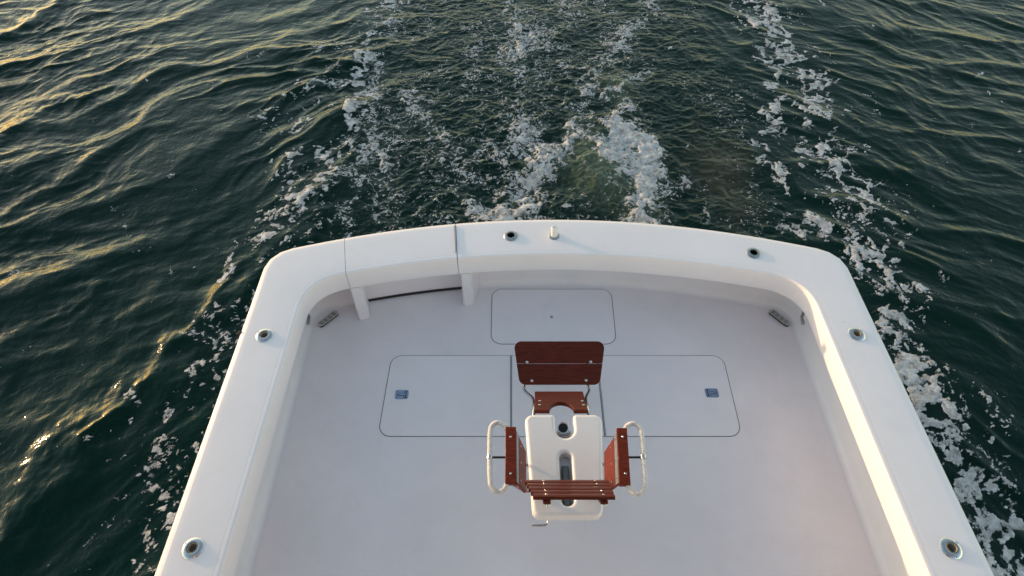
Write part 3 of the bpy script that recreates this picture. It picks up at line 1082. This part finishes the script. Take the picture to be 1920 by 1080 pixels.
def ridged(theta, fu, fv, amp, octv, seed, gain=0.42):
    """short sharp crests running along theta"""
    Hh = 0; a = amp
    for k in range(octv):
        th = R(theta + (9, -13, 6, -8, 14, 0)[k])
        u = WX * math.cos(th) + WY * math.sin(th); v = -WX * math.sin(th) + WY * math.cos(th)
        n = perlin(u * fu + 3.1 * k, v * fv, seed + k)
        n = np.sqrt(n * n + (0.08 if k < 3 else 0.035) ** 2) - 0.04
        Hh = Hh + a * (1 - np.minimum(n * 2.1, 1.6)) ** 2 * np.sign(1 - n * 2.1) * np.exp(-far * fv * 0.15)
        a *= gain; fu *= 1.95; fv *= 1.95
    return Hh
HL = wave_set(40, 30, 18, 0.14, 2.6, 0.0092, 100, 0.95) + ridged(36, 0.45, 1.0, 0.044, 6, 1200, 0.42) * np.clip(0.8 + 1.3 * perlin(X * 0.35, Y * 0.35, 1250), 0.15, 1.5)
HR = wave_set(-38, 17, 13, 0.15, 2.0, 0.0052, 300, 0.95) + ridged(-30, 0.6, 1.4, 0.030, 6, 1300, 0.40)
# turbulent wake between the foam lines
wakeL = -2.25 - 0.05 * (Y - 4); wakeR = 2.9
inw = sstep(0, 0.7, X - wakeL) * sstep(0, 0.8, wakeR - X) * sstep(2.6, 3.4, Y) * np.exp(-np.maximum(Y - 12, 0) / 25)
wl = 1 - sstep(-1.0, 2.6, X)
H = HL * wl + HR * (1 - wl)
# larger swell
H += 0.035 * np.exp(-far / 30) * perlin(X * 0.23, Y * 0.23, 77)
H *= (1 - 0.72 * inw)
near_turb = np.exp(-((X - 0.3) / 1.5) ** 2 - ((Y - 5.4) / 1.7) ** 2)
TX, TY = X + 0.10 * perlin(X * 2.2, Y * 2.2, 41), Y + 0.10 * perlin(X * 2.2 + 5, Y * 2.2, 42)
HT = 0
for k, (f, a) in enumerate([(1.0, 0.018), (2.6, 0.011), (5.6, 0.0085), (11.5, 0.0064), (23.0, 0.0033)]):
    n = perlin(TX * f, TY * f * 1.25, 500 + k)
    HT = HT + a * (1 - 2.2 * np.abs(n)) * np.exp(-far * f * 0.2)
H += HT * inw * (0.62 + 0.9 * near_turb)
# wake waves with sharp crests peeling off along the port side
def crest(pts, h, front, back):
    """sharp crest line: steep on its left, long on its right"""
    d = polydist(X + 0.20 * fbm(X * 2.1, Y * 2.1, 205, 4, 0.6), Y + 0.20 * fbm(X * 2.1 + 3, Y * 2.1, 206, 4, 0.6), pts)
    # sign from nearest segment orientation
    p = np.array(pts); t = p[-1] - p[0]; t = t / np.linalg.norm(t)
    side = t[0] * (Y - p[0][1]) - t[1] * (X - p[0][0])
    along = (X - p[0][0]) * t[0] + (Y - p[0][1]) * t[1]
    L = np.linalg.norm(p[-1] - p[0])
    fade = sstep(-0.5, 0.5, along) * sstep(-0.5, 0.6, L - along)
    d = np.sqrt(d * d + 0.02 ** 2) - 0.02
    w = (0.5 * (front + back) + 0.5 * (front - back) * np.tanh(side / 0.3)) * (1 + 0.7 * fbm(X * 1.7, Y * 1.7, 210, 3))
    return h * np.exp(-d / w) * fade * np.clip(0.75 + 1.3 * fbm(X * 1.1, Y * 1.1, 215, 3), 0.1, 1.5)
H += crest([(-4.15, 0.6), (-3.827, 1.399), (-3.615, 1.812), (-3.50, 2.416), (-3.26, 2.80), (-3.05, 3.5), (-2.95, 4.0)], 0.075, 0.30, 0.16)
H += crest([(-3.15, 2.2), (-3.05, 2.7), (-2.90, 3.2), (-2.72, 3.7), (-2.55, 4.4)], 0.035, 0.20, 0.10)
H += crest([(-6.5, 4.9), (-6.15, 5.4), (-6.15, 6.1), (-5.9, 6.6), (-5.3, 7.2)], 0.07, 0.35, 0.2)
H += crest([(-5.4, 2.6), (-4.733, 3.132), (-4.407, 3.421), (-4.0, 3.8)], 0.05, 0.25, 0.14)
H += crest([(-2.3, 4.4), (-2.2, 5.3), (-2.1, 6.1), (-2.4, 6.9), (-2.5, 7.9)], 0.035, 0.14, 0.10) 

# boils: smooth domes where the screws push water up
boil = np.exp(-((X - 0.62) / 0.30) ** 2 - ((Y - 5.45) / 0.42) ** 2)
boil2 = np.exp(-((X - 1.05) / 0.22) ** 2 - ((Y - 7.1) / 0.30) ** 2)
H += 0.05 * boil + 0.03 * boil2

# ---- foam coverage
RB = [(3.35, 11.5), (3.40, 9.5), (3.39, 8.6), (3.50, 7.8), (3.62, 7.2), (3.40, 6.7), (3.22, 6.2), (3.30, 5.7), (3.42, 5.2), (3.30, 4.8), (3.15, 4.5), (3.17, 4.06), (3.2, 3.8), (3.0, 3.1), (3.08, 2.5), (3.15, 2.2), (3.08, 1.9), (3.0, 1.4), (2.95, 0.6)]
RB2 = [(3.2, 9.2), (3.15, 8.0), (2.9, 6.8), (2.6, 5.6), (2.5, 5.2), (2.55, 4.8), (2.7, 4.5)]
LB = [(-2.0, 11.0), (-2.1, 9.5), (-2.2, 8.5), (-2.35, 7.9), (-2.25, 7.2), (-2.2, 6.6), (-2.3, 5.8), (-2.35, 5.2), (-2.6, 4.8), (-2.85, 4.3)]
LB2 = [(-2.35, 8.6), (-2.6, 8.0), (-2.75, 7.0), (-2.9, 6.4), (-2.8, 5.6), (-2.6, 4.8), (-2.9, 4.0), (-2.85, 3.2), (-2.90, 2.5), (-2.98, 1.8), (-2.95, 1.0)]
g = lambda d, w: np.exp(-(d / w) ** 2)
FX, FY = X + 0.20 * fbm(X * 2.6, Y * 2.6, 61, 5, 0.6), Y + 0.20 * fbm(X * 2.6 + 4, Y * 2.6, 62, 5, 0.6)
dR = g(polydist(FX, FY, RB), 0.30); dR2 = g(polydist(FX, FY, RB2), 0.22)
dL = g(polydist(FX, FY, LB), 0.20); dL2 = g(polydist(FX, FY, LB2), 0.26)
blob = fbm(FX * 3.4, FY * 3.4, 71, 4, 0.5)
blob2 = fbm(FX * 2.3 + 3, FY * 2.3, 75, 5, 0.55)
holes = worley(FX * 6.5, FY * 6.5, 81, 0.8, 0.15, 0.62)
holes2 = worley(FX * 20.0, FY * 20.0, 83, 0.55, 0.12, 0.5)
lin = 1 - 3.4 * np.abs(fbm(FX * 4.0, FY * 3.2, 78, 4, 0.55))
fR = 0.56 * dR + 0.50 * blob2 + 0.56 * lin - 0.80
fR2 = 0.44 * dR2 + 0.6 * blob + 0.44 * lin - 0.68
fL = 0.42 * dL + 0.6 * blob + 0.52 * lin - 0.72
fL2 = 0.22 * dL2 + 0.6 * blob + 0.50 * lin - 0.70
lace = np.maximum(np.maximum(fR, fR2), np.maximum(fL, fL2))
lace = np.minimum(lace, np.maximum(0.12 - holes * 0.9, -0.12) - 0.02)
lace = lace - 0.13 * np.clip(holes2 * 4, 0, 1)
# loose foam dots near the bands
dotd = np.maximum(np.maximum(g(polydist(X, Y, RB), 0.55), g(polydist(X, Y, LB2), 0.50)), g(polydist(X, Y, LB), 0.45))
clus = sstep(-0.25, 0.35, perlin(X * 1.4, Y * 1.4, 91)) * 0.8 + 0.2
dots = worley(FX * 9.0, FY * 9.0, 93, 0.7, 0.05, 0.36) * 0.8
dots2 = worley(FX * 17.0, FY * 17.0, 95, 0.7, 0.10, 0.40) * 0.7
dots3 = worley(X * 11.0, Y * 11.0, 97, 0.10, 0.03, 0.22) * 0.8
dd = np.maximum(dots, dots2) - 0.30 * (1 - np.clip(dotd * clus * 2.0, 0, 1))
dd = np.maximum(dd, dots3 - 0.10 - 0.08 * sstep(1.5, 4.5, np.abs(X + 2.6) * (X < 0) + np.abs(X - 3.2) * (X >= 0)))
side_mask = 1 - inw * sstep(0.25, 0.9, np.minimum(np.abs(X - 3.2), np.abs(X + 2.3)))
cover = np.maximum(lace, dd * side_mask - (1 - side_mask) * 0.2)
# churned wash
W1 = [(1.9, 11), (1.7, 9.5), (1.75, 9.0), (1.25, 8.4), (0.80, 7.6), (0.62, 7.0), (0.45, 6.6), (0.44, 6.1), (0.30, 5.9), (0.15, 5.75), (-0.10, 5.35), (-0.15, 4.9), (-0.12, 4.4)]
W2 = [(-0.4, 10.5), (-0.3, 9.2), (-0.12, 8.3), (-0.28, 7.8), (-0.1, 7.2), (-0.2, 6.5), (-0.15, 5.8)]
W3 = [(0.95, 6.25), (1.12, 6.05), (1.22, 5.75), (1.13, 5.35), (1.10, 5.0), (0.98, 4.6), (0.95, 4.2)]
W4 = [(-1.55, 6.9), (-1.35, 6.4), (-1.15, 6.1), (-0.95, 5.6), (-0.75, 5.3)]
W5 = [(-1.95, 6.2), (-1.75, 5.6), (-1.65, 5.1), (-1.5, 4.6), (-1.55, 4.2)]
W6 = [(1.55, 7.5), (1.15, 7.3), (0.85, 6.9), (1.15, 6.7)]
W7 = [(1.55, 5.35), (1.35, 5.1)]
W8 = [(-0.75, 4.85), (-0.55, 4.7), (-0.4, 4.75)]
W9 = [(-2.1, 8.0), (-2.05, 6.8), (-2.0, 5.8), (-2.0, 4.4)]
WXs, WYs = X + 0.22 * fbm(X * 3.0, Y * 3.0, 161, 4, 0.6), Y + 0.22 * fbm(X * 3.0 + 4, Y * 3.0, 162, 4, 0.6)
wash = 0
for pl, w, a in ((W1, 0.24, 0.72), (W2, 0.28, 0.68), (W3, 0.26, 0.95), (W4, 0.18, 0.66), (W5, 0.22, 0.55), (W6, 0.12, 0.7), (W7, 0.10, 0.8), (W8, 0.16, 0.9), (W9, 0.12, 0.55)):
    wash = np.maximum(wash, a * g(polydist(WXs, WYs, pl), w))
wash = np.maximum(wash, 0.75 * np.exp(-((WXs - 0.85) / 0.30) ** 2 - ((WYs - 5.85) / 0.33) ** 2))
general = 0.34 * inw * np.exp(-((X + 0.2) / 1.9) ** 2)
V2X, V2Y = WXs + 0.07 * fbm(X * 9, Y * 9, 181, 3, 0.6), WYs + 0.07 * fbm(X * 9 + 4, Y * 9, 182, 3, 0.6)
rid = 1 - 3.4 * np.abs(fbm(V2X * 4.6, V2Y * 3.0, 171, 4, 0.62))
rid2 = 1 - 3.4 * np.abs(fbm(V2X * 11.0, V2Y * 8.0, 173, 3, 0.65))
patch = fbm(WXs * 1.5, WYs * 0.8, 191, 4)
core = np.maximum(np.exp(-((WXs - 0.88) / 0.34) ** 2 - ((WYs - 5.80) / 0.42) ** 2), 0.9 * g(polydist(WXs, WYs, W3), 0.15))
core = np.maximum(core, 0.75 * g(polydist(WXs, WYs, [(0.50, 6.35), (0.40, 6.0), (0.20, 5.75), (-0.05, 5.55), (-0.15, 5.1)]), 0.13))
fW = (np.maximum(wash * 1.06, general) + 0.52 * rid + 0.36 * rid2 + 0.55 * patch - 1.17) * 0.50 + 0.30 * core
fW -= 0.17 * np.exp(-((X - 0.58) / 0.22) ** 2 - ((Y - 5.30) / 0.34) ** 2)
fW = np.where(inw > 0.02, fW, -0.3)
hard = cover.copy()
soft = sstep(-0.25, 0.0, fW - cover)
cover = np.maximum(cover, fW)
cover = np.clip(cover, -0.3, 0.4) - far * 0.2
lift = sstep(0.0, 0.14, cover)
aer = np.clip(0.62 * np.exp(-((X - 0.66) / 0.38) ** 2 - ((Y - 5.5) / 0.55) ** 2) + 0.45 * boil2 + 0.35 * core + 0.5 * np.clip(wash, 0, 1) * sstep(-0.35, 0.2, fW), 0, 1) * (0.75 + 0.4 * rid2.clip(0, 1))
# nudge the surface up a little at churned foam
H += 0.012 * sstep(-0.05, 0.2, fW) * (0.6 + 0.4 * rid2)
H = H.astype(np.float32)
# keep the water out of the cockpit: flatten it under the boat
under = sstep(0, 0.4, 2.3 - np.abs(X)) * sstep(0, 0.5, 3.75 - Y)
H *= (1 - 0.85 * under)

def grid_mesh(name, Xg, Yg, Zg, faces_mask, attrs):
    ny, nx = Xg.shape
    idx = np.arange(ny * nx).reshape(ny, nx)
    q = np.stack([idx[:-1, :-1], idx[:-1, 1:], idx[1:, 1:], idx[1:, :-1]], -1).reshape(-1, 4)
    if faces_mask is not None:
        q = q[faces_mask.reshape(-1)]
        used = np.unique(q)
        remap = np.full(ny * nx, -1, np.int64); remap[used] = np.arange(len(used))
        q = remap[q]
    else:
        used = np.arange(ny * nx)
    me = bpy.data.meshes.new(name)
    co = np.stack([Xg.ravel()[used], Yg.ravel()[used], Zg.ravel()[used]], -1).astype(np.float32)
    me.vertices.add(len(used)); me.vertices.foreach_set('co', co.ravel())
    me.loops.add(len(q) * 4); me.loops.foreach_set('vertex_index', q.ravel().astype(np.int32))
    me.polygons.add(len(q)); me.polygons.foreach_set('loop_start', (np.arange(len(q)) * 4).astype(np.int32))
    me.update(calc_edges=True)
    for k, v in attrs.items():
        at = me.attributes.new(k, 'FLOAT', 'POINT')
        at.data.foreach_set('value', v.ravel()[used].astype(np.float32))
    me.polygons.foreach_set('use_smooth', np.ones(len(q), dtype=bool))
    return me

# water material
mw = bpy.data.materials.new('sea_water'); mw.use_nodes = True
nt = mw.node_tree; p = nt.nodes['Principled BSDF']
p.inputs['Roughness'].default_value = 0.10
p.inputs['IOR'].default_value = 1.333
p.inputs['Specular IOR Level'].default_value = 0.36
p.inputs['Specular Tint'].default_value = (0.76, 0.97, 0.96, 1)
at = nt.nodes.new('ShaderNodeAttribute'); at.attribute_name = 'aerated'
mx = nt.nodes.new('ShaderNodeMix'); mx.data_type = 'RGBA'
mx.inputs[6].default_value = (0.0006, 0.0130, 0.0085, 1)
mx.inputs[7].default_value = (0.13, 0.165, 0.11, 1)
nt.links.new(at.outputs['Fac'], mx.inputs[0])
nt.links.new(mx.outputs[2], p.inputs['Base Color'])
tc = nt.nodes.new('ShaderNodeTexCoord')
mp = nt.nodes.new('ShaderNodeMapping'); mp.inputs['Scale'].default_value = (1, 1, 1)
nt.links.new(tc.outputs['Object'], mp.inputs[0])
n1 = nt.nodes.new('ShaderNodeTexNoise'); n1.inputs['Scale'].default_value = 9; n1.inputs['Detail'].default_value = 5; n1.inputs['Roughness'].default_value = 0.55; n1.inputs['Distortion'].default_value = 0.6
n2 = nt.nodes.new('ShaderNodeTexNoise'); n2.inputs['Scale'].default_value = 30; n2.inputs['Detail'].default_value = 3; n2.inputs['Distortion'].default_value = 0.8
nt.links.new(mp.outputs[0], n1.inputs['Vector']); nt.links.new(mp.outputs[0], n2.inputs['Vector'])
ch = nt.nodes.new('ShaderNodeAttribute'); ch.attribute_name = 'chop'
b1 = nt.nodes.new('ShaderNodeBump'); b1.inputs['Distance'].default_value = 0.016; b1.inputs['Strength'].default_value = 0.48
b2 = nt.nodes.new('ShaderNodeBump'); b2.inputs['Distance'].default_value = 0.006
ms = nt.nodes.new('ShaderNodeMapRange'); ms.inputs['To Min'].default_value = 0.25; ms.inputs['To Max'].default_value = 0.85
nt.links.new(ch.outputs['Fac'], ms.inputs['Value']); nt.links.new(ms.outputs[0], b2.inputs['Strength'])
nt.links.new(n1.outputs['Fac'], b1.inputs['Height']); nt.links.new(n2.outputs['Fac'], b2.inputs['Height'])
nt.links.new(b1.outputs[0], b2.inputs['Normal']); nt.links.new(b2.outputs[0], p.inputs['Normal'])

chop = inw
me = grid_mesh('water', X, Y, H, None, {'aerated': aer, 'chop': chop})
wat = link('water', me, mw)
wat['kind'] = 'structure'

# foam material: white froth with ragged, bubbly edges
mf = bpy.data.materials.new('sea_foam'); mf.use_nodes = True
nt = mf.node_tree; p = nt.nodes['Principled BSDF']
p.inputs['Base Color'].default_value = (0.66, 0.65, 0.67, 1)
p.inputs['Roughness'].default_value = 0.7
at = nt.nodes.new('ShaderNodeAttribute'); at.attribute_name = 'cover'
tc = nt.nodes.new('ShaderNodeTexCoord')
n1 = nt.nodes.new('ShaderNodeTexNoise'); n1.inputs['Scale'].default_value = 55; n1.inputs['Detail'].default_value = 4; n1.inputs['Roughness'].default_value = 0.7
nt.links.new(tc.outputs['Object'], n1.inputs['Vector'])
vo = nt.nodes.new('ShaderNodeTexVoronoi'); vo.inputs['Scale'].default_value = 70
nt.links.new(tc.outputs['Object'], vo.inputs['Vector'])
def M(op, a, b):
    n = nt.nodes.new('ShaderNodeMath'); n.operation = op
    for i, v in enumerate((a, b)):
        if isinstance(v, (int, float)): n.inputs[i].default_value = v
        else: nt.links.new(v, n.inputs[i])
    return n.outputs[0]
sf = nt.nodes.new('ShaderNodeAttribute'); sf.attribute_name = 'soft'
t = M('ADD', at.outputs['Fac'], M('MULTIPLY', M('SUBTRACT', n1.outputs['Fac'], 0.5), M('ADD', 0.20, M('MULTIPLY', sf.outputs['Fac'], 0.12))))
t = M('SUBTRACT', t, M('MULTIPLY', M('SUBTRACT', 0.45, vo.outputs['Distance']), 0.12))
def strings(scale, k, det=4, dist=1.6):
    n = nt.nodes.new('ShaderNodeTexNoise'); n.inputs['Scale'].default_value = scale; n.inputs['Detail'].default_value = det; n.inputs['Distortion'].default_value = dist
    nt.links.new(tc.outputs['Object'], n.inputs['Vector'])
    a = nt.nodes.new('ShaderNodeMath'); a.operation = 'ABSOLUTE'
    nt.links.new(M('SUBTRACT', n.outputs['Fac'], 0.5), a.inputs[0])
    return M('MAXIMUM', M('SUBTRACT', 1.0, M('MULTIPLY', a.outputs[0], k)), -1.0)
st = M('ADD', M('MULTIPLY', strings(7.0, 17.0), 0.15), M('MULTIPLY', strings(19.0, 14.0), 0.09))
t = M('ADD', t, M('MULTIPLY', M('ADD', st, 0.03), M('ADD', 0.15, M('MULTIPLY', sf.outputs['Fac'], 0.85))))
mr = nt.nodes.new('ShaderNodeMapRange'); mr.inputs['From Min'].default_value = 0.0; mr.inputs['From Max'].default_value = 0.07
nt.links.new(t, mr.inputs['Value'])
nt.links.new(M('ADD', 0.08, M('MULTIPLY', sf.outputs['Fac'], 0.06)), mr.inputs['From Max'])
n3 = nt.nodes.new('ShaderNodeTexNoise'); n3.inputs['Scale'].default_value = 13; n3.inputs['Detail'].default_value = 5; n3.inputs['Roughness'].default_value = 0.7
nt.links.new(tc.outputs['Object'], n3.inputs['Vector'])
m3 = nt.nodes.new('ShaderNodeMapRange'); m3.inputs['From Min'].default_value = 0.35; m3.inputs['From Max'].default_value = 0.62; m3.inputs['To Min'].default_value = 0.36; m3.inputs['To Max'].default_value = 0.95
nt.links.new(n3.outputs['Fac'], m3.inputs['Value'])
al = M('MULTIPLY', mr.outputs[0], m3.outputs[0])
nt.links.new(al, p.inputs['Alpha'])
bb = nt.nodes.new('ShaderNodeBump'); bb.inputs['Distance'].default_value = 0.006; bb.inputs['Strength'].default_value = 0.6
nt.links.new(M('ADD', n1.outputs['Fac'], vo.outputs['Distance']), bb.inputs['Height'])
nt.links.new(bb.outputs[0], p.inputs['Normal'])
cc = cover
fm = (np.maximum(np.maximum(cc[:-1, :-1], cc[1:, 1:]), np.maximum(cc[1:, :-1], cc[:-1, 1:])) > -0.17 * np.clip(soft[:-1, :-1], 0.25, 1)) & (under[:-1, :-1] < 0.6)
fz = H + 0.003 + 0.007 * lift * (0.7 + 0.6 * np.clip(rid2, 0, 1))
me = grid_mesh('foam', X, Y, fz, fm, {'cover': cover, 'soft': soft})
fo = link('wake_foam', me, mf)
fo['kind'] = 'stuff'
fo['label'] = 'white foam and bubbles trailing on the dark green wake behind and beside the boat'
fo['category'] = 'foam'

# thin exhaust smoke low over the water behind the starboard quarter
bm = bmesh.new()
bmesh.ops.create_icosphere(bm, subdivisions=4, radius=1)
for v in bm.verts:
    q = v.co.copy()
    k = 1 + 0.18 * math.sin(3.1 * q.x + 1.3) * math.sin(2.7 * q.y) + 0.1 * math.sin(5 * q.z + 2 * q.x)
    v.co = Vector((q.x * 0.42 * k, q.y * 1.15 * k, q.z * 0.30 * k))
bmesh.ops.rotate(bm, cent=(0, 0, 0), matrix=Matrix.Rotation(0.18, 3, 'Z'), verts=bm.verts)
bmesh.ops.translate(bm, vec=(1.75, 4.9, 0.50), verts=bm.verts)
smk = link('exhaust_smoke', bm_mesh(bm), bpy.data.materials.new('thin_smoke'))
ms_ = smk.data.materials[0]; ms_.use_nodes = True
nt = ms_.node_tree; nt.nodes.clear()
ou = nt.nodes.new('ShaderNodeOutputMaterial'); pv = nt.nodes.new('ShaderNodeVolumePrincipled')
pv.inputs['Color'].default_value = (0.95, 0.93, 0.93, 1)
pv.inputs['Anisotropy'].default_value = 0.2
tc = nt.nodes.new('ShaderNodeTexCoord'); n = nt.nodes.new('ShaderNodeTexNoise'); n.inputs['Scale'].default_value = 2.6; n.inputs['Detail'].default_value = 3
mpp = nt.nodes.new('ShaderNodeMapRange'); mpp.inputs['From Min'].default_value = 0.42; mpp.inputs['From Max'].default_value = 0.75; mpp.inputs['To Max'].default_value = 0.2
# density falls off towards the edge of the plume
gm = nt.nodes.new('ShaderNodeMapping'); gm.inputs['Location'].default_value = (-1.75 / 0.5, -4.9 / 1.25, -0.5 / 0.36); gm.inputs['Scale'].default_value = (1 / 0.5, 1 / 1.25, 1 / 0.36)
ln = nt.nodes.new('ShaderNodeVectorMath'); ln.operation = 'LENGTH'
nt.links.new(tc.outputs['Object'], gm.inputs[0]); nt.links.new(gm.outputs[0], ln.inputs[0])
fall = nt.nodes.new('ShaderNodeMapRange'); fall.inputs['From Min'].default_value = 0.95; fall.inputs['From Max'].default_value = 0.0
nt.links.new(ln.outputs['Value'], fall.inputs['Value'])
nt.links.new(tc.outputs['Object'], n.inputs['Vector']); nt.links.new(n.outputs['Fac'], mpp.inputs['Value'])
mm = nt.nodes.new('ShaderNodeMath'); mm.operation = 'MULTIPLY'
nt.links.new(mpp.outputs[0], mm.inputs[0]); nt.links.new(fall.outputs[0], mm.inputs[1])
nt.links.new(mm.outputs[0], pv.inputs['Density'])
nt.links.new(pv.outputs[0], ou.inputs['Volume'])
smk['kind'] = 'stuff'
smk['label'] = 'thin pale exhaust smoke drifting over the water behind the right end of the transom'
smk['category'] = 'smoke'
